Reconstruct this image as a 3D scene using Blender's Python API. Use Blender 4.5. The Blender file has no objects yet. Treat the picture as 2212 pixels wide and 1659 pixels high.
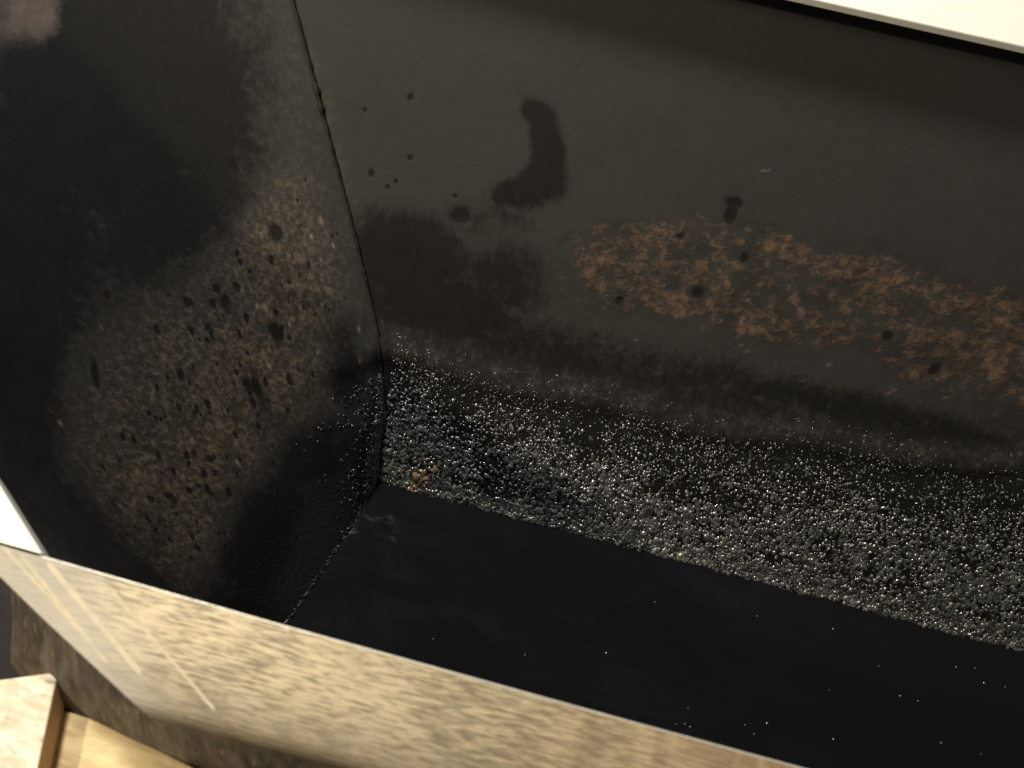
import bpy, bmesh, math, random
import numpy as np
from mathutils import Matrix, Vector, noise as mnoise
C = bpy.context.scene
rng = np.random.default_rng(7); random.seed(7)

# ------------------------------------------------------------------ camera
P, YAW, ROLL, H = map(float, (math.radians(64), math.radians(7), math.radians(8), 0.60))
f = Vector((-math.sin(YAW)*math.cos(P), math.cos(YAW)*math.cos(P), -math.sin(P)))
r0 = Vector((math.cos(YAW), math.sin(YAW), 0)); u0 = r0.cross(f)
r = math.cos(ROLL)*r0 + math.sin(ROLL)*u0; u = -math.sin(ROLL)*r0 + math.cos(ROLL)*u0
cd = bpy.data.cameras.new('camera'); cam = bpy.data.objects.new('camera', cd); C.collection.objects.link(cam)
cam.matrix_world = Matrix(((r.x,u.x,-f.x,0),(r.y,u.y,-f.y,0),(r.z,u.z,-f.z,H),(0,0,0,1)))
cd.sensor_width = 36; cd.lens = 830/1024*36; cd.clip_start = 0.01; cd.clip_end = 60
cd.dof.use_dof = True; cd.dof.focus_distance = 1.32; cd.dof.aperture_fstop = 6.5
C.camera = cam
# ------------------------------------------------------------------ dim room + one warm work lamp overhead
w = bpy.data.worlds.new('World'); C.world = w; w.use_nodes = True
bg = w.node_tree.nodes['Background']; bg.inputs[0].default_value = (1.0,.95,.86,1); bg.inputs[1].default_value = 0.10
def lamp(name,loc,aim,watts,size,col,spread=150):
    ld = bpy.data.lights.new(name,'AREA'); ld.shape='DISK'; ld.size=size; ld.energy=watts; ld.color=col; ld.spread=math.radians(spread)
    o = bpy.data.objects.new(name, ld); C.collection.objects.link(o); o.location=loc
    o.rotation_euler = (Vector(aim)-Vector(loc)).to_track_quat('-Z','Y').to_euler(); return o
lamp('work_lamp',(-.98,1.02,1.75),(-.1,.42,-.3),47,.34,(1.0,.955,.86))
lamp('shop_lamp',(-1.85,-.50,1.75),(-.1,.2,-.1),34,.14,(1.0,.88,.66))
C.view_settings.view_transform='Standard'; C.view_settings.look='None'; C.view_settings.exposure=0.0; C.view_settings.gamma=1
C.view_settings.use_curve_mapping = False

# ------------------------------------------------------------------ helpers
def link(name, me, parent=None):
    o = bpy.data.objects.new(name, me); C.collection.objects.link(o)
    if parent: o.parent = parent
    return o
def tag(o, label=None, cat=None, group=None, kind=None):
    if label: o['label']=label
    if cat: o['category']=cat
    if group: o['group']=group
    if kind: o['kind']=kind
    return o
def mesh_np(name, V, F, mats, attrs=None, smooth=True, mi=None):
    V=np.asarray(V,np.float32); F=np.asarray(F,np.int32); k=F.shape[1]
    me=bpy.data.meshes.new(name); me.vertices.add(len(V)); me.vertices.foreach_set('co',V.ravel())
    me.loops.add(F.size); me.loops.foreach_set('vertex_index',F.ravel())
    me.polygons.add(len(F)); me.polygons.foreach_set('loop_start',np.arange(0,F.size,k,dtype=np.int32))
    try: me.polygons.foreach_set('loop_total',np.full(len(F),k,np.int32))
    except Exception: pass
    me.update(calc_edges=True)
    me.polygons.foreach_set('use_smooth',np.full(len(F),smooth))
    for m in mats: me.materials.append(m)
    if mi is not None: me.polygons.foreach_set('material_index',np.asarray(mi,np.int32))
    for n,a in (attrs or {}).items():
        at=me.attributes.new(n,'FLOAT','POINT'); at.data.foreach_set('value',np.asarray(a,np.float32).ravel())
    me.validate(); return me
def grid_faces(n,m,flip=False):            # n rows, m columns
    i=np.arange(n-1)[:,None]*m+np.arange(m-1)[None]
    q=[i,i+1,i+m+1,i+m]
    if flip: q=q[::-1]
    return np.stack(q,-1).reshape(-1,4)
class NT:                                   # tiny node-tree writer
    def __init__(s,name):
        s.m=bpy.data.materials.new(name); s.m.use_nodes=True; s.t=s.m.node_tree; s.b=s.t.nodes['Principled BSDF']
    def n(s,typ,**k):
        x=s.t.nodes.new(typ)
        for a,v in k.items(): setattr(x,a,v)
        return x
    def set(s,sock,v):
        if hasattr(v,'is_output'): s.t.links.new(v,sock)
        else:
            if isinstance(v,tuple) and len(v)==3 and sock.type=='RGBA': v=(*v,1)
            sock.default_value=v
    def coord(s,scale=(1,1,1),rot=(0,0,0),out='Object'):
        mp=s.n('ShaderNodeMapping'); s.t.links.new(s.n('ShaderNodeTexCoord').outputs[out],mp.inputs[0])
        mp.inputs['Scale'].default_value=scale; mp.inputs['Rotation'].default_value=rot; return mp.outputs[0]
    def noise(s,vec,scale,detail=4,rough=.55,dist=0):
        x=s.n('ShaderNodeTexNoise'); s.t.links.new(vec,x.inputs['Vector'])
        x.inputs['Scale'].default_value=scale; x.inputs['Detail'].default_value=detail; x.inputs['Roughness'].default_value=rough; x.inputs['Distortion'].default_value=dist
        return x.outputs['Fac']
    def vor(s,vec,scale,feat='F1'):
        x=s.n('ShaderNodeTexVoronoi',feature=feat); s.t.links.new(vec,x.inputs['Vector']); x.inputs['Scale'].default_value=scale
        return x.outputs['Distance']
    def ramp(s,v,a,b,lo=0.,hi=1.):
        x=s.n('ShaderNodeMapRange'); x.interpolation_type='SMOOTHSTEP'
        for i,q in enumerate((v,a,b,lo,hi)): s.set(x.inputs[i],q)
        return x.outputs[0]
    def math(s,op,a,b=0.,clamp=False):
        x=s.n('ShaderNodeMath',operation=op); x.use_clamp=clamp; s.set(x.inputs[0],a); s.set(x.inputs[1],b); return x.outputs[0]
    def mix(s,fac,a,b):
        x=s.n('ShaderNodeMix',data_type='RGBA'); s.set(x.inputs[0],fac); s.set(x.inputs[6],a); s.set(x.inputs[7],b); return x.outputs[2]
    def attr(s,name):
        x=s.n('ShaderNodeAttribute'); x.attribute_name=name; return x.outputs['Fac']
    def bump(s,h,strength=.4,dist=.002):
        x=s.n('ShaderNodeBump'); x.inputs['Strength'].default_value=strength; x.inputs['Distance'].default_value=dist; s.set(x.inputs['Height'],h)
        s.t.links.new(x.outputs[0],s.b.inputs['Normal'])
    def out(s,col=None,rough=None,metal=None,spec=None,coat=None):
        for k,v in (('Base Color',col),('Roughness',rough),('Metallic',metal),('Specular IOR Level',spec),('Coat Weight',coat)):
            if v is not None: s.set(s.b.inputs[k],v)
        return s.m

# ------------------------------------------------------------------ materials
def wall_material():
    t=NT('sooty_steel'); c=t.coord(); st=t.coord((1.0,1.0,.55),(0,.5,0))
    big=t.noise(c,5,5,.6); mid=t.noise(c,26,5,.62); fine=t.noise(st,95,4,.65,.3); grit=t.noise(c,330,2,.6)
    base=t.mix(big,(.031,.0307,.0287),(.042,.041,.0375))
    base=t.mix(t.ramp(fine,.35,.75,0,.35),base,(.03,.029,.027))
    mo=t.attr('mottle'); sp2=t.noise(t.coord((1,1,.45),(.5,.2,0)),150,4,.7,.4)
    base=t.mix(t.math('MULTIPLY',mo,t.ramp(sp2,.50,.66,0,.75)),base,(.120,.103,.082))
    base=t.mix(t.math('MULTIPLY',mo,t.ramp(sp2,.47,.34,0,.75)),base,(.017,.015,.014))
    # brown film on the end wall, made paler to paint in missing lamp light
    tan=t.attr('tan'); tm=t.math('MULTIPLY',tan,t.ramp(t.math('ADD',t.math('MULTIPLY',mid,.6),t.math('MULTIPLY',fine,.6)),.42,.72))
    base=t.mix(tm,base,t.mix(t.ramp(sp2,.4,.62),(.064,.047,.032),(.185,.138,.093)))
    # flaking rust
    ru=t.attr('rust'); th=t.math('SUBTRACT',1.06,t.math('MULTIPLY',ru,.57))
    rn=t.math('ADD',t.math('MULTIPLY',t.noise(st,23,3,.6),.40),t.math('MULTIPLY',t.noise(t.coord((.8,1,.75),(0,.6,0)),78,4,.68,.3),.75))
    rm=t.ramp(rn,t.math('SUBTRACT',th,.07),t.math('ADD',th,.07))
    rm=t.math('MULTIPLY',rm,t.ramp(t.math('ADD',t.math('MULTIPLY',t.noise(t.coord((.75,1,1),(0,.5,0)),68,4,.66,.3),.6),t.math('MULTIPLY',t.noise(c,20,3,.6),.4)),.44,.55))
    rust=t.mix(t.ramp(fine,.35,.65),(.058,.040,.029),(.158,.097,.061))
    base=t.mix(t.math('MULTIPLY',rm,.88),base,rust)
    base=t.mix(t.math('MULTIPLY',t.ramp(ru,.15,.8,0,.28),t.ramp(mid,.62,.40)),base,(.016,.013,.011))
    # pale chips and one larger pale patch
    fl=t.attr('fleck'); base=t.mix(t.math('MULTIPLY',fl,.85),base,(.50,.37,.30))
    # soot, grime, plus wall shade painted as dark colour
    so=t.attr('soot_shade'); brk=t.math('ADD',t.math('MULTIPLY',t.math('SUBTRACT',mid,.5),1.0),t.math('MULTIPLY',t.math('SUBTRACT',fine,.5),.9))
    sm=t.ramp(t.math('ADD',so,t.math('MULTIPLY',brk,t.math('MULTIPLY',t.math('ADD',so,.15),1.3))),.12,.85)
    base=t.mix(t.math('MULTIPLY',sm,.96),base,(.0062,.0056,.0053))
    sp=t.attr('pit'); base=t.mix(t.ramp(sp,.10,.72,0,.93),base,(.0065,.006,.0055))
    wet=t.attr('wet'); base=t.mix(t.math('MULTIPLY',wet,.75),base,(.013,.013,.012))
    rough=t.math('SUBTRACT',t.ramp(mid,.3,.7,.62,.8),t.math('MULTIPLY',wet,.36))
    h=t.math('ADD',t.math('ADD',t.math('MULTIPLY',fine,.5),t.math('ADD',t.math('MULTIPLY',grit,.22),t.math('MULTIPLY',t.math('MULTIPLY',sp2,mo),.8))),t.math('ADD',t.math('MULTIPLY',rm,.5),t.math('MULTIPLY',sp,-.9)))
    h=t.math('ADD',h,t.math('MULTIPLY',t.math('MULTIPLY',wet,t.vor(c,170)),-1.1))
    t.bump(h,.42,.002)
    return t.out(base,rough,0,.35)
def brushed(name,a,b,mot,rough=(.34,.6),metal=.55,stre=(6,90,40),rustamt=.0,scr=True):
    t=NT(name); st=t.coord(stre,(0,0,math.radians(-9))); c=t.coord()
    s1=t.noise(st,3.2,4,.6,.4); s2=t.noise(st,9,3,.6); m=t.noise(c,9,4,.6); g=t.noise(c,240,2,.6)
    k=t.math('ADD',t.math('MULTIPLY',s1,.62),t.math('ADD',t.math('MULTIPLY',s2,.28),t.math('MULTIPLY',m,.30)))
    col=t.mix(t.ramp(k,.52,.68),a,b); col=t.mix(t.ramp(m,.55,.8,0,.45),col,mot)
    if rustamt:
        x=t.n('ShaderNodeSeparateXYZ'); t.t.links.new(c,x.inputs[0])
        rr=t.ramp(t.math('ADD',x.outputs[0],t.math('MULTIPLY',t.noise(t.coord((9,1.5,1)),2.5,4,.6),.22)),.10,.34)
        col=t.mix(t.math('MULTIPLY',rr,rustamt),col,t.mix(t.ramp(t.noise(t.coord((30,3,1),(0,0,-.25)),1.6,4,.6),.4,.65),(.20,.125,.065),(.34,.235,.135)))
        outer_dark=t.ramp(x.outputs[1],-.012,.036,.75,0); col=t.mix(outer_dark,col,(.115,.085,.053))  # darker brown towards the rolled outer edge
        smooth=t.ramp(t.math('ADD',t.math('MULTIPLY',x.outputs[1],1.0),x.outputs[0]),-.17,-.26,0,.88)   # ground smooth near the corner
        col=t.mix(smooth,col,t.mix(m,(.20,.178,.142),(.32,.288,.228)))
    t.bump(t.math('ADD',t.math('MULTIPLY',k,.8),t.math('MULTIPLY',g,.25)),.3,.0012)
    return t.out(col,t.ramp(s1,.3,.7,rough[1],rough[0]),metal,.5)
def plain(name,a,b,scale,rough,metal=0,stretch=(1,1,1),bump=.2,spec=.4,rot=(0,0,0),third=None):
    t=NT(name); c=t.coord(stretch,rot); n1=t.noise(c,scale,5,.62,.3); n2=t.noise(t.coord(),scale*9,3,.6)
    k=t.math('ADD',t.math('MULTIPLY',n1,.75),t.math('MULTIPLY',n2,.25)); col=t.mix(t.ramp(k,.34,.66),a,b)
    if third: col=t.mix(t.ramp(t.noise(c,scale*2.3,4,.6),.58,.70,0,.8),col,third)
    t.bump(k,bump,.002); return t.out(col,rough,metal,spec)
M_wall=wall_material()
M_front=brushed('worn_brushed_steel',(.145,.110,.063),(.420,.342,.212),(.20,.148,.085),rough=(.42,.6),metal=.2,stre=(15,190,40),rustamt=.75)
M_pale=plain('overlit_pale_rim',(.78,.75,.66),(.84,.82,.74),14,.5,0,(1,4,1),.08)  # pale colour stands in for blown-out light on these rims
M_seam=plain('rusty_weld',(.012,.009,.007),(.030,.020,.013),60,.7,0,(1,1,1),.5)
M_scr=plain('scored_bright_steel',(.40,.34,.24),(.50,.43,.31),90,.75,0,(1,1,1),.1,.1)
M_apron=plain('grimy_casing',(.050,.042,.034),(.165,.135,.098),10,.65,.1,(9,1.4,2),.5,third=(.25,.20,.135))
M_floor=plain('dark_floor',(.018,.015,.017),(.035,.029,.030),6,.85)
M_plank=plain('yellow_board',(.46,.32,.15),(.70,.55,.30),6,.6,0,(3,22,3),.15,rot=(0,0,.35))
M_block=plain('weathered_board',(.48,.39,.26),(.76,.70,.58),9,.7,0,(2,8,2),.2,rot=(0,0,.5),third=(.25,.24,.19))
M_edge=plain('sawn_edge',(.62,.40,.19),(.74,.52,.29),20,.7,0,(1,1,8))
def liquid():
    t=NT('black_liquid'); c=t.coord()
    h=t.math('ADD',t.noise(c,3.0,2,.5),t.math('MULTIPLY',t.noise(c,12,2,.5),.12)); t.bump(h,.05,.004)
    film=t.ramp(t.noise(t.coord((1,2.2,1)),7,5,.65,.6),.5,.75,.02,.10)
    t.b.inputs['IOR'].default_value=1.45
    x=t.n('ShaderNodeSeparateXYZ'); t.t.links.new(t.coord(),x.inputs[0])
    sc=t.math('MULTIPLY',t.ramp(t.noise(t.coord((1,2.0,1),(0,0,.3)),6,6,.68,.8),.42,.74),t.ramp(x.outputs[0],.75,.0,.15,1.))
    return t.out(t.mix(sc,(.0042,.0040,.0056),(.0085,.0083,.0108)),film,0,.5)
M_liq=liquid()
def dropmat(name,col,rough=.30):
    t=NT(name); t.b.inputs['IOR'].default_value=2.1
    nz=t.noise(t.coord(),55,5,.65); n2=t.noise(t.coord(),420,2,.6)
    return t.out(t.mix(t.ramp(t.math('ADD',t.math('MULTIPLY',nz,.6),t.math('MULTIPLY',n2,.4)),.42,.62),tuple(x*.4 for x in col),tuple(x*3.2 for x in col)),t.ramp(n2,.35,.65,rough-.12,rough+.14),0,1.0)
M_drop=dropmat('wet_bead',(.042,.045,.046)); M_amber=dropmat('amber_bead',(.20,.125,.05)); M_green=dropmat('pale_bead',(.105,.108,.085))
M_bub=dropmat('bubble_film',(.10,.10,.095),.1)

# ------------------------------------------------------------------ tank geometry: rim at z = 0, liquid at z = ZW
ZW=-0.80
def ridge_z(x): return np.interp(x,[-.28,-.016,.22,.463,.684,1.7],[-.566,-.562,-.556,-.527,-.488,-.45])+.006*np.sin(np.asarray(x)*19)
def back_y(x,z):
    zr=ridge_z(x)
    return 0.872+0.540*z-0.034*np.clip((np.asarray(z)+.05)/.045,0,1)**1.6-0.009*np.exp(-((z-zr)/0.022)**2)-0.008*np.clip((zr-z)/0.06,0,1)
CORNER=[(-.9,-.266),(-.80,-.264),(-.67,-.264),(-.55,-.287),(-.41,-.335),(-.27,-.388),(-.13,-.441),(0.0,-.485)]
_cz=np.array(CORNER)
def corner_x(z): return np.interp(z,_cz[:,0],_cz[:,1])
TOP=np.array([(-.485,.872),(-.61,.85),(-.72,.74),(-.765,.58),(-.745,.40),(-.64,.250),(-.50,.155),(-.36,.072)])
BOT=np.array([(-.264,.428),(-.275,.36),(-.292,.29),(-.310,.22),(-.330,.15),(-.343,.10),(-.345,.075),(-.342,.05)])
def catmull(Pt,s):
    n=len(Pt)-1; t=np.clip(s,0,1)*n; i=np.minimum(t.astype(int),n-1); q=(t-i)[...,None]
    P0=Pt[np.maximum(i-1,0)];P1=Pt[i];P2=Pt[i+1];P3=Pt[np.minimum(i+2,n)]
    return .5*((2*P1)+(-P0+P2)*q+(2*P0-5*P1+4*P2-P3)*q**2+(-P0+3*P1-3*P2+P3)*q**3)
def end_xy(s,z):
    k=np.clip(z/ZW,0,1.06)[...,None]; p=catmull(TOP,s)*(1-k)+catmull(BOT,s)*k; c0=TOP[0]*(1-k)+BOT[0]*k
    cx=corner_x(z); c=np.stack([cx,back_y(cx,z)],-1)
    return p+(c-c0)*np.exp(-(s/0.18)**2)[...,None]
def vnoise(A,B,sc,seed=0):                 # cheap smooth value noise in [0,1]
    g=np.random.default_rng(seed).random((97,97)); a=A*sc; b=B*sc
    i=np.floor(a).astype(int); j=np.floor(b).astype(int); u_=a-i; v_=b-j; u_=u_*u_*(3-2*u_); v_=v_*v_*(3-2*v_)
    G=lambda x,y:g[x%97,y%97]
    return (G(i,j)*(1-u_)+G(i+1,j)*u_)*(1-v_)+(G(i,j+1)*(1-u_)+G(i+1,j+1)*u_)*v_
def fbm(A,B,sc,seed=0): return sum(vnoise(A,B,sc*2**k,seed+k)*.5**k for k in range(4))/1.875
def blob(A,B,a,b,ra,rb,rot=0.,edge=2.2):
    c_,s_=math.cos(rot),math.sin(rot); x=A-a; y=B-b
    return np.exp(-((((x*c_+y*s_)/ra)**2+((-x*s_+y*c_)/rb)**2)**(edge/2)))
def stroke(A,B,pts,rad):
    d=np.full(A.shape,9.)
    for (p,q),(ra,rb) in zip(zip(pts[:-1],pts[1:]),zip(rad[:-1],rad[1:])):
        dx,dy=q[0]-p[0],q[1]-p[1]; t=np.clip(((A-p[0])*dx+(B-p[1])*dy)/(dx*dx+dy*dy),0,1)
        d=np.minimum(d,np.hypot(A-p[0]-t*dx,B-p[1]-t*dy)/(ra+(rb-ra)*t))
    return np.clip(1.5-d*.85,0,1)

tank=link('steel_tank',None); tank.location=(0,0,0)
tag(tank,'dirty steel tank with worn rim, rusty sooty inner walls and black liquid in the bottom','tank')

# back wall (x along the tank, z up)
m_,n_=780,460
uu=np.concatenate([np.linspace(0,.53,640),np.linspace(.53,1,141)[1:]])[None,:]; zz=np.linspace(-.012,-.86,n_)[:,None]
Z=np.broadcast_to(zz,(n_,m_)).copy(); cx=corner_x(Z); X=cx+uu*(2.1-cx); Y=back_y(X,Z)
Y=Y+.004*(fbm(X,Z,3,3)-.5)*np.clip((X-cx)/.05,0,1)
W=fbm(X,Z,14,11)-.5; W2=fbm(X,Z,42,21)-.5
A=X+.030*W+.012*W2; B=Z+.024*(fbm(X,Z,14,31)-.5)+.010*(fbm(X,Z,42,41)-.5)
top=np.interp(A,[-.06,.0,.12,.20,.36,.45,.55,1.3],[-.35,-.305,-.272,-.268,-.258,-.275,-.262,-.25])
bot=np.interp(A,[-.06,.03,.09,.18,.25,.32,.40,.46,.55,.65,1.3],[-.445,-.428,-.42,-.415,-.412,-.415,-.39,-.42,-.435,-.445,-.45])
inx=1/(1+np.exp(-(A+.055)/.010))
rust=inx*np.clip((top+.022-B)/.03,0,1)*np.clip((B-bot+.035)/.05,0,1)
rust*=.74+.30*np.clip(blob(A,B,.06,-.345,.10,.05)+blob(A,B,.20,-.385,.10,.03)+blob(A,B,.50,-.335,.16,.075)+blob(A,B,.80,-.33,.2,.08)+.6*blob(A,B,.20,-.285,.06,.02)+.6*blob(A,B,.33,-.285,.06,.02),0,1)
rust=np.maximum(rust,.95*np.maximum(blob(X,Z,.186,-.201,.016,.0035,.35),blob(X,Z,.130,-.272,.022,.005,-.3)))
soot_shade=stroke(X+.012*W,Z+.012*W,[(-.120,-.196),(-.102,-.202),(-.086,-.238),(-.082,-.272),(-.105,-.292),(-.135,-.300)],[.012,.016,.018,.023,.021,.014])
soot_shade=np.maximum(soot_shade,1.15*blob(A,B,-.255,-.42,.10,.07,0,3)); soot_shade=np.maximum(soot_shade,1.15*blob(A,B,-.20,-.475,.14,.06,0,3)); soot_shade=np.maximum(soot_shade,.85*blob(A,B,-.12,-.42,.075,.07))
soot_shade=np.maximum(soot_shade,.75*blob(A,B,-.05,-.51,.35,.045)); soot_shade=np.maximum(soot_shade,.9*blob(A,B,.45,-.475,.36,.035)); soot_shade=np.maximum(soot_shade,.8*blob(A,B,.85,-.45,.25,.045)); soot_shade=np.maximum(soot_shade,.5*blob(A,B,-.13,-.33,.05,.03))
soot_shade=np.maximum(soot_shade,.62*np.clip((-.425-B)/.05,0,1)); soot_shade=np.maximum(soot_shade,.6*np.exp(-((X-cx)/.007)**2)); soot_shade=np.maximum(soot_shade,.75*np.clip((A-.62)/.16,0,1)*np.clip((B+.30)/.1,0,1)); soot_shade=np.maximum(soot_shade,.45*blob(A,B,-.17,-.345,.06,.03))  # includes painted shade over the upper right of the wall
pit=np.zeros_like(X)
for a,b,ra in [(-.277,-.213,.0042),(-.267,-.285,.0040),(-.320,-.314,.0050),(-.295,-.327,.0030),(-.335,-.240,.0028),(-.284,-.318,.0028),(-.2,-.318,.003),(.201,-.307,.006),(.156,-.365,.008),(.056,-.401,.006),(.42,-.36,.007),(.11,-.30,.005),(.50,-.39,.008)]:
    pit=np.maximum(pit,blob(X+.006*W2,Z+.006*W,a,b,ra*1.15,ra,random.uniform(0,3),2.6))
pit=np.maximum(pit,blob(X+.014*W2,Z+.014*W,-.188,-.340,.014,.0105,.3,3)); pit=np.maximum(pit,blob(X+.012*W2,Z+.010*W,.161,-.246,.0115,.0075,0,3)); pit=np.maximum(pit,blob(X+.012*W2,Z+.010*W,.163,-.259,.0085,.013,.1,3))
wet=np.clip((ridge_z(X)+.004-Z+.03*W+.015*W2)/.05,0,1)
tanb=np.clip(.9*np.exp(-((X-cx)/.022)**2)*np.clip((Z+.37)/-.02+0,0,1)*0+.30*np.exp(-((X-cx)/.018)**2)*(np.abs(Z+.27)<.09),0,1)
fleck=np.zeros_like(X)
for k in range(16):
    a=random.uniform(.0,.8); b=random.uniform(-.47,-.41); fleck=np.maximum(fleck,random.uniform(.1,.28)*blob(X,Z,a,b,random.uniform(.002,.005),.0018,.6))
wall_b=link('wall',mesh_np('wall',np.stack([X,Y,Z],-1).reshape(-1,3),grid_faces(n_,m_,True),[M_wall],dict(rust=rust,soot_shade=soot_shade,pit=pit,wet=wet,tan=tanb,fleck=fleck,mottle=np.clip(.45*np.clip((-.40-Z)/.1,0,1)+.7*np.exp(-((Z-ridge_z(X)-.012)/.012)**2),0,1))),tank)
tag(wall_b,'long back wall with a band of orange rust above wet beads')

# rounded end wall (s along the wall from the back corner, z up)
n2,m2=430,520
S=np.broadcast_to(np.linspace(0,1,m2)[None],(n2,m2)).copy(); Z2=np.broadcast_to(np.linspace(-.012,-.86,n2)[:,None],(n2,m2)).copy()
p=end_xy(S,Z2); L=S*.75
W=fbm(L,Z2,12,51)-.5; W2=fbm(L,Z2,40,61)-.5
p=p+.004*(fbm(L,Z2,5,71)-.5)[...,None]*np.clip(S/.05,0,1)[...,None]
A=S+.06*W+.025*W2; B=Z2+.04*(fbm(L,Z2,12,81)-.5)+.014*W2
tan=np.maximum.reduce([.75*blob(A,B,.57,-.455,.10,.07),.95*blob(A,B,.15,-.44,.07,.09,.3),1.0*blob(A,B,.27,-.515,.12,.065,.3),1.0*blob(A,B,.45,-.535,.15,.06,.12),.8*blob(A,B,.62,-.56,.12,.05),.45*blob(A,B,.5,-.45,.2,.07),.25*blob(A,B,.08,-.36,.03,.04)])
soot_shade=np.maximum.reduce([1.25*blob(A,B,.26,-.19,.19,.15,0,3.6),1.2*blob(A,B,.62,-.20,.33,.14,0,4),1.1*blob(A,B,.86,-.45,.13,.3,0,4),.8*blob(A,B,.36,-.30,.13,.07),1.0*blob(A,B,.30,-.31,.14,.065),.95*blob(A,B,.095,-.58,.045,.06),.55*np.exp(-(S/.012)**2),.9*blob(A,B,.24,-.66,.13,.06),.95*blob(A,B,.45,-.68,.25,.065),.9*blob(A,B,.70,-.70,.2,.09),.5*blob(A,B,.3,-.54,.035,.05),.55*blob(A,B,.21,-.49,.02,.02),.6*blob(A,B,.8,-.55,.12,.12),.9*blob(A,B,.80,-.35,.13,.16),.55*blob(A,B,.295,-.52,.02,.03)])  # upper and outer blobs paint shade below the rim; others are grime
e1=((S-.288)*.025+(Z2+.105)*.038)/.0455+.006*W2+.008*W; e2=(-(S-.326)*.027+(Z2+.130)*.045)/.0525+.006*W2+.006*W
patch=np.clip(e1/.020+.5,0,1)*np.clip(e2/.022+.5,0,1)*np.clip((.42-S)/.03,0,1)
soot_shade=soot_shade*(1-.97*patch)
pit=np.zeros_like(S)
spots=[(.276,-.492,.5),(.406,-.448,.9),(.213,-.490,1.6),(.306,-.522,1.4),(.469,-.524,.8),(.489,-.568,1.1),(.521,-.482,.8),(.554,-.526,1.2),(.594,-.492,.8),(.266,-.534,.8),(.273,-.412,.9),(.241,-.423,.9),(.273,-.431,1.3),(.153,-.383,1.7),(.328,-.399,.7),(.311,-.541,1.0),(.454,-.431,.6),(.348,-.425,.7),(.29,-.53,1.6),(.22,-.55,.9)]
for k in range(120):
    q=random.choice([(.25,-.5),(.45,-.55),(.5,-.45),(.3,-.42),(.15,-.45),(.62,-.55)]); spots.append((random.gauss(q[0],.10),random.gauss(q[1],.05),random.choice([.3,.4,.45,.6,.8])))
ring=np.zeros_like(S)
for a,b,ra in spots:
    d=np.hypot((S-a)*.75+.009*W2+.006*W,(Z2-b)*.62+.009*W)/(.0050*ra)
    v=np.exp(-d**2.6)
    if ra>.75 and random.random()<.6: ring=np.maximum(ring,.55*np.exp(-(np.hypot((S-a)*.75+.0012,(Z2-b)*.8+.001)/(.0020*ra))**2))
    pit=np.maximum(pit,v)
pit=np.maximum(pit,blob(S,Z2,.516,-.362,.016,.006,-.7,3))
fleck=ring
for k in range(75):
    a=random.uniform(.05,.75); b=random.uniform(-.70,-.12)
    if b>-.33 and random.random()<.75: continue
    fleck=np.maximum(fleck,random.uniform(.15,.75)*blob(S,Z2,a,b,random.uniform(.0015,.0035),random.uniform(.002,.006),random.uniform(-.5,.1)))
wet=np.clip((-.63+.10*np.exp(-(S/.06)**2)-Z2+.05*W)/.07,0,1)*.8
rust2=np.maximum.reduce([.62*blob(A,B,.13,-.43,.05,.09),.5*blob(A,B,.2,-.5,.06,.05),.3*patch])
wall_e=link('wall',mesh_np('wall',np.concatenate([p,Z2[...,None]],-1).reshape(-1,3),grid_faces(n2,m2),[M_wall],dict(rust=rust2,soot_shade=soot_shade,pit=pit,wet=wet,tan=np.maximum(tan,.0),mottle=np.clip(.25+1.1*np.maximum.reduce([1.1*blob(A,B,.48,-.49,.32,.11),.8*blob(A,B,.15,-.44,.08,.075)]),0,1),fleck=np.maximum(fleck,patch*np.clip(-.02+.38*fbm(L,Z2,60,91),0,1)))),tank)
tag(wall_e,'curved end wall with brown film and dark pits')
# front and right-hand walls, bottom
def sheet(name,pts,mat,parent,label=None):
    o=link(name,mesh_np(name,pts,[[0,1,2,3]],[mat],dict(soot_shade=np.full(4,.5)),False),parent)
    if label: o['label']=label
    return o
fw=link('wall',mesh_np('wall',[(-.36,.072,-.0125),(-.195,.018,-.0125),(2.104,.018,-.0125),(-.345,.05,-.86),(-.195,.010,-.86),(2.104,.010,-.86)],[[0,3,4,1],[1,4,5,2]],[M_wall],dict(soot_shade=np.full(6,.5)),False),tank)
fw['label']='front wall under the worn rim'
sheet('wall',[(2.102,.03,-.012),(2.102,.87,-.012),(2.102,.42,-.86),(2.102,.03,-.86)],M_wall,tank,'far right end wall')
sheet('floor_plate',[(-.35,.012,-.862),(2.10,.012,-.862),(2.10,.45,-.862),(-.35,.45,-.862)],M_wall,tank)
for o in list(tank.children):
    md=o.modifiers.new('plate','SOLIDIFY'); md.thickness=.005; md.offset=-1

# weld seam in the back corner: a lumpy bead
def tube(name,pts,radii,mat,parent,k=8):
    V=[];pts=[Vector(q) for q in pts]
    for i,(q,ra) in enumerate(zip(pts,radii)):
        d=(pts[min(i+1,len(pts)-1)]-pts[max(i-1,0)]).normalized(); a=d.orthogonal().normalized(); b=d.cross(a)
        for j in range(k): V.append(q+ra*(math.cos(2*math.pi*j/k)*a+math.sin(2*math.pi*j/k)*b))
    F=[(i*k+j,i*k+(j+1)%k,(i+1)*k+(j+1)%k,(i+1)*k+j) for i in range(len(pts)-1) for j in range(k)]
    return link(name,mesh_np(name,[tuple(v) for v in V],F,[mat]),parent)
zs=np.linspace(-.015,-.82,170); cxs=corner_x(zs)
tube('weld_seam',[(x+.0012,float(back_y(np.array(x),np.array(z)))-.0012,z) for x,z in zip(cxs,zs)],[.0016+.0013*random.random()+(.003 if -.25<z<-.22 else 0)*random.random() for z in zs],M_seam,tank)

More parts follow.
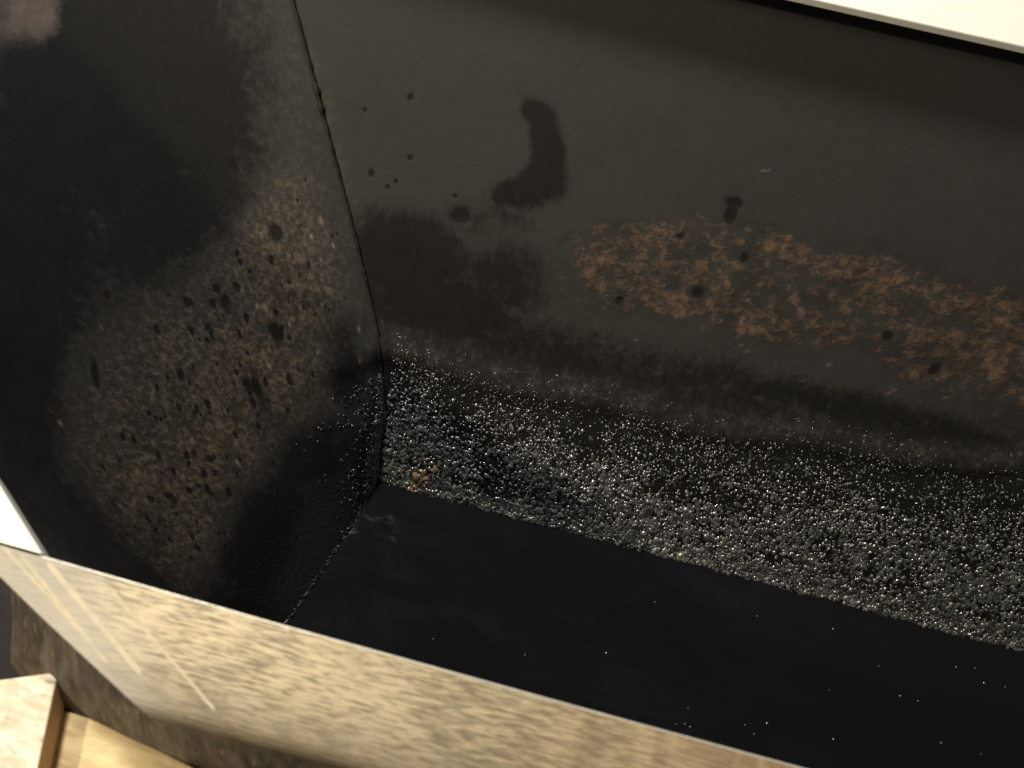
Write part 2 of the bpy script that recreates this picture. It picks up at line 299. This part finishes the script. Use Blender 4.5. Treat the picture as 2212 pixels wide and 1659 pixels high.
# ------------------------------------------------------------------ rims
def prism(name,poly,z0,z1,mat,parent,bev_out=None,bev_in=None,subdiv=0):
    bm=bmesh.new(); tv=[bm.verts.new((x,y,z1)) for x,y in poly]; bv=[bm.verts.new((x,y,z0)) for x,y in poly]; n=len(poly)
    bm.faces.new(tv); bm.faces.new(bv[::-1])
    for i in range(n): bm.faces.new((tv[i],bv[i],bv[(i+1)%n],tv[(i+1)%n]))
    bm.normal_update(); bmesh.ops.recalc_face_normals(bm,faces=bm.faces)
    for idx,(off,seg) in ((bev_out or ((),(0,0))),(bev_in or ((),(0,0)))):
        es=[e for e in bm.edges if any(set(e.verts)=={tv[i],tv[(i+1)%n]} for i in idx if tv[i].is_valid and tv[(i+1)%n].is_valid)]
        if es: bmesh.ops.bevel(bm,geom=es,offset=off,segments=seg,profile=.5,affect='EDGES',clamp_overlap=True)
    me=bpy.data.meshes.new(name); bm.to_mesh(me); bm.free(); me.materials.append(mat)
    for q in me.polygons: q.use_smooth=False
    return link(name,me,parent)
fr=[(-.323,.0690),(-.15,.0672),(.10,.0668),(.35,.0675),(2.11,.068),(2.11,-.0105),(-.072,-.0095),(-.160,-.0115),(-.203,-.0125),(-.239,.003),(-.305,.031),(-.343,.048),(-.43,.0855),(-.43,.0690)]
rim=prism('rim',fr,-.012,0.,M_front,tank,((5,6,7),(.0105,5)),((0,1,2,3),(.0016,2)))
M_bright=plain('worn_edge_highlight',(.70,.66,.55),(.85,.82,.72),160,.3,.5)  # pale bevel colour paints the highlight along the inner edge
rim.data.materials.append(M_bright)
for q in rim.data.polygons:
    if .15<q.normal.z<.97 and q.center.y>.060: q.material_index=1
tag(rim,'front rim of worn brushed tan steel with scored corner')
# scratches scored in the corner of the front rim
for (x0,y0),(x1,y1),wd in [((-.268,.060),(-.166,.0035),.0011),((-.318,.066),(-.222,.0125),.0019),((-.338,.066),(-.247,.0135),.0013),((-.352,.068),(-.256,.019),.0010)]:
    d=Vector((x1-x0,y1-y0,0)); nrm=Vector((-d.y,d.x,0)).normalized(); V=[];F=[];k=28
    for i in range(k+1):
        t=i/k; wv=wd*(.75+.35*random.random())*(1 if 0<i<k else .2); q=Vector((x0,y0,0))+t*d+nrm*random.uniform(-.0002,.0002)
        for sgn,zq in ((-1,.00010),(0,.00022),(1,.00010)): V.append(tuple(q+sgn*wv*nrm+Vector((0,0,zq))))
    for i in range(k): F+= [(3*i,3*i+3,3*i+4,3*i+1),(3*i+1,3*i+4,3*i+5,3*i+2)]
    s=link('scratch',mesh_np('scratch',V,F,[M_scr]),rim)
inn=[(-.323,.0700),(-.376,.108),(-.50,.19),(-.622,.270),(-.720,.41),(-.742,.58),(-.695,.72),(-.600,.803),(-.46,.826)]
ou=[(-.432,.0700),(-.45,.085),(-.56,.145),(-.69,.225),(-.80,.38),(-.825,.59),(-.765,.775),(-.63,.885),(-.46,.91)]
er=prism('rim',inn+ou[::-1],-.012,.0004,M_pale,tank,None,(tuple(range(8)),(.0016,2))); tag(er,'pale rim round the curved end, blown-out light put into its colour')
br=prism('rim',[(-.459,.826),(.10,.8225),(2.11,.8235),(2.11,.91),(-.459,.91)],-.008,.0004,M_pale,tank,None,((0,1),(.0016,2))); tag(br,'pale rim along the back, blown-out light put into its colour')
rr_=prism('rim',[(2.05,.0690),(2.11,.0690),(2.11,.8255),(2.05,.8255)],-.012,-.0003,M_pale,tank)

# outer casing under the front rim: drops behind the lip, then slopes out as an apron
tp=[(-.43,.0850),(-.343,.048),(-.305,.031),(-.239,.003),(-.203,-.0125),(-.150,-.0105),(-.072,-.0095),(.3,-.0095),(2.11,-.0105)]
bp=[(-.415,.070),(-.397,-.010),(-.345,-.036),(-.270,-.043),(-.215,-.046),(-.155,-.0475),(-.072,-.048),(.3,-.049),(2.11,-.049)]
def dense(q):
    out=[]
    for i in range(len(q)-1):
        a_,b_=Vector((*q[i],0)),Vector((*q[i+1],0)); k_=14 if i<7 else 50
        out+=[a_.lerp(b_,t) for t in np.linspace(0,1,k_,endpoint=False)]
    return out+[Vector((*q[-1],0))]
D1,D2=dense(tp),dense(bp); V=[]; prof=[(0.,-.012),(0.02,-.030),(.06,-.048),(.25,-.075),(.5,-.105),(.75,-.135),(.92,-.165),(1.0,-.20),(1.0,-.5),(1.0,-1.0)]
for i,(q,q2) in enumerate(zip(D1,D2)):
    d=(D1[min(i+3,len(D1)-1)]-D1[max(i-3,0)]).normalized(); nrm=Vector((d.y,-d.x,0))
    for t,z in prof: V.append(tuple(q.lerp(q2,t)-nrm*.013*(1-t)+Vector((0,0,z+.0025*mnoise.noise(q*28+Vector((0,t*9,0)))*(1 if z<-.04 else 0)))))
k=len(prof); F=[(i*k+j,i*k+j+1,(i+1)*k+j+1,(i+1)*k+j) for i in range(len(D1)-1) for j in range(k-1)]
ap=link('casing',mesh_np('casing',V,F,[M_apron]),tank); tag(ap,'grimy outer casing below the rim')
md=ap.modifiers.new('plate','SOLIDIFY'); md.thickness=.004; md.offset=-1

# ------------------------------------------------------------------ liquid
nl=60; xs=np.linspace(-.40,2.11,90)[None]; ys=np.linspace(-.02,.47,nl)[:,None]
Xw,Yw=np.broadcast_arrays(xs,ys)
liq=link('water',mesh_np('water',np.stack([Xw,Yw,np.full(Xw.shape,ZW)],-1).reshape(-1,3),grid_faces(nl,90),[M_liq])); tag(liq,'still black liquid lying in the bottom of the tank','liquid',kind='structure')
# floor of the room
fl=link('floor',mesh_np('floor',[(-6,-6,-1.0),(6,-6,-1.0),(6,6,-1.0),(-6,6,-1.0)],[[0,1,2,3]],[M_floor],smooth=False)); tag(fl,'dark shop floor beside the tank','floor',kind='structure')

# ------------------------------------------------------------------ beads of wet on the lower walls (uncountable)
SEG,RNG=7,3
th=[0,.62,1.12,1.56]
hemi=[(0,0,1)]+[(math.sin(a)*math.cos(2*math.pi*j/SEG),math.sin(a)*math.sin(2*math.pi*j/SEG),math.cos(a)) for a in th[1:] for j in range(SEG)]
hf=[(0,1+j,1+(j+1)%SEG) for j in range(SEG)]
for q in range(RNG-1):
    for j in range(SEG):
        a,b=1+q*SEG+j,1+q*SEG+(j+1)%SEG; c_,d_=a+SEG,b+SEG; hf+=[(a,c_,b),(b,c_,d_)]
hemi=np.array(hemi); hf=np.array(hf)
pos=[];nor=[];rad=[];mi=[]
def add(px,py,pz,n,ra,m): pos.append((px,py,pz)); nor.append(n); rad.append(ra); mi.append(m)
count=0
while count<24000:
    x=random.uniform(-.262,1.20); zt=float(ridge_z(x))+.03; z=random.uniform(ZW-.004,zt)
    t=(zt-z)/(zt-ZW)
    dens=.25+.8*min(1,t*1.5)
    if vnoise(np.array(x*.6),np.array(z),24,5)*.9+.15<random.random()*1.0 and t<.9: continue
    if random.random()>dens: continue
    if x<corner_x(np.array(z))+.002: continue
    y=float(back_y(np.array(x),np.array(z))); ra=random.choice([.0013,.0017,.002,.0024,.0029,.0036])*random.uniform(.8,1.25)*(.26+.86*min(1,t*1.5))
    if random.random()<.08: ra*=1.4
    m=0
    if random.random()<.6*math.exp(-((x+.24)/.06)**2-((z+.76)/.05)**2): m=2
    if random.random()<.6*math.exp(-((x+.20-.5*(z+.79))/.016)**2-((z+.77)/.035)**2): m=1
    if random.random()<.30*math.exp(-(z-ZW)/.035): m=2  # pale scum beads near the liquid; their colour also paints brighter glints
    add(x,y,z,(0,-.88,.475),ra,m); count+=1
for k in range(1100):                        # a denser fringe along the liquid line
    x=random.uniform(-.262,1.20); z=ZW+abs(random.gauss(.001,.006)); y=-.004*vnoise(np.array(x),np.array(0.),40,9)+float(back_y(np.array(x),np.array(z)))-.001
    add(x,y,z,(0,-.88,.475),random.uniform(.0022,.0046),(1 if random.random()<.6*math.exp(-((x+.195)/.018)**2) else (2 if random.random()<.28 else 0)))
for k in range(1500):                        # the end wall's edge
    s=abs(random.gauss(0,.10)); z=random.uniform(-.80,-.60)
    if s>.9: continue
    if s>.05+.5*(-z-.66) and random.random()<.8: continue
    q=end_xy(np.array(s),np.array(z)); add(q[0],q[1],z,(.9,-.1,.4),random.uniform(.0012,.0026),0)
for k in range(160):
    s=random.uniform(0,.6); z=ZW+random.uniform(0,.006); q=end_xy(np.array(s),np.array(z)); add(q[0],q[1],z,(.9,-.1,.4),random.uniform(.0012,.0026),0)
pos=np.array(pos);nor=np.array(nor,float);rad=np.array(rad);mi=np.array(mi); nor+=rng.normal(0,.20,nor.shape); nor/=np.linalg.norm(nor,axis=1)[:,None]
ref=np.where(abs(nor[:,2:3])<.9,np.array([[0,0,1.]]),np.array([[1.,0,0]])); tx=np.cross(ref,nor); tx/=np.linalg.norm(tx,axis=1)[:,None]; ty=np.cross(nor,tx)
sx=rad*rng.uniform(.6,1.1,len(rad)); sy=rad*rng.uniform(.9,2.0,len(rad)); sz=rad*rng.uniform(.28,.75,len(rad))
rot=rng.normal(.35,.5,len(rad)); tx,ty=tx*np.cos(rot)[:,None]+ty*np.sin(rot)[:,None],ty*np.cos(rot)[:,None]-tx*np.sin(rot)[:,None]
V=pos[:,None]+hemi[None,:,0:1]*(sx[:,None]*tx)[:,None]+hemi[None,:,1:2]*(sy[:,None]*ty)[:,None]+hemi[None,:,2:3]*(sz[:,None]*nor)[:,None]
F=(hf[None]+(np.arange(len(pos))*len(hemi))[:,None,None]).reshape(-1,3)
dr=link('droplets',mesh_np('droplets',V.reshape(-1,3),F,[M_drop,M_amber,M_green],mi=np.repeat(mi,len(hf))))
tag(dr,'glinting wet beads crowding the lower tank walls just above the black liquid','droplets',kind='stuff')

# ------------------------------------------------------------------ bubbles on the liquid: one small dome each
BUB=[(0.2487, 0.3488, 0.0013), (0.4207, 0.3705, 0.0013), (0.5492, 0.3824, 0.0015), (0.1845, 0.2468, 0.0019), (0.6294, 0.342, 0.0011), (0.5503, 0.2828, 0.0011), (0.666, 0.3033, 0.0019), (0.6956, 0.303, 0.0015), (0.329, 0.1974, 0.0013), (0.422, 0.1953, 0.0013), (0.4563, 0.2071, 0.0019), (0.5626, 0.2101, 0.0019), (0.7343, 0.248, 0.0019), (0.7984, 0.2478, 0.0013), (0.7569, 0.3736, 0.0013), (0.7885, 0.3802, 0.0013), (0.8035, 0.3597, 0.0019), (0.8383, 0.3623, 0.0011), (0.314, 0.1691, 0.0011), (0.328, 0.1727, 0.0013), (0.3365, 0.1703, 0.0011), (0.4377, 0.1857, 0.0015), (-0.0941, 0.1964, 0.0011), (0.0569, 0.2101, 0.0015), (-0.2979, 0.3841, 0.0019), (-0.2918, 0.3877, 0.0019)]
bm=bmesh.new(); bmesh.ops.create_uvsphere(bm,u_segments=12,v_segments=8,radius=1); 
bme=bpy.data.meshes.new('bubble'); bm.to_mesh(bme); bm.free(); bme.materials.append(M_bub)
for q in bme.polygons: q.use_smooth=True
for x,y,ra in BUB:
    o=link('bubble',bme); o.location=(x,y,ZW+ra*.2); o.scale=(ra,ra,ra*.8)
    tag(o,'tiny bright bubble floating on the black liquid','bubble','tiny bubbles on the black liquid')

# ------------------------------------------------------------------ boards outside the tank
def board(name,poly,z0,z1,mat,edge,parent):
    o=prism(name,poly,z0,z1,mat,parent,(tuple(range(len(poly))),(.0012,2)))
    o.data.materials.append(edge)
    for q in o.data.polygons:
        if abs(q.normal.z)<.6: q.material_index=1
    return o
PL={'plank': [(-0.3504, -0.0306), (-0.3286, -0.0257), (-0.3025, -0.0261), (-0.2551, -0.0317), (-0.2411, -0.0342), (-0.2093, -0.0389), (-0.1722, -0.0473), (-0.1774, -0.112), (-0.3625, -0.1444)], 'block': [(-0.4116, -0.0347), (-0.3711, -0.0164), (-0.3306, 0.0004), (-0.3113, -0.0718), (-0.3013, -0.1074), (-0.3674, -0.1239)]}
pk=board('plank',PL['plank'],-.165,-.145,M_plank,M_edge,None); tag(pk,'yellow wooden board lying against the tank casing under the pale block','board')
bk=board('wooden_block',PL['block'],-.145,-.120,M_block,M_edge,None); tag(bk,'pale weathered wooden block lying on top of the yellow board','wood block')
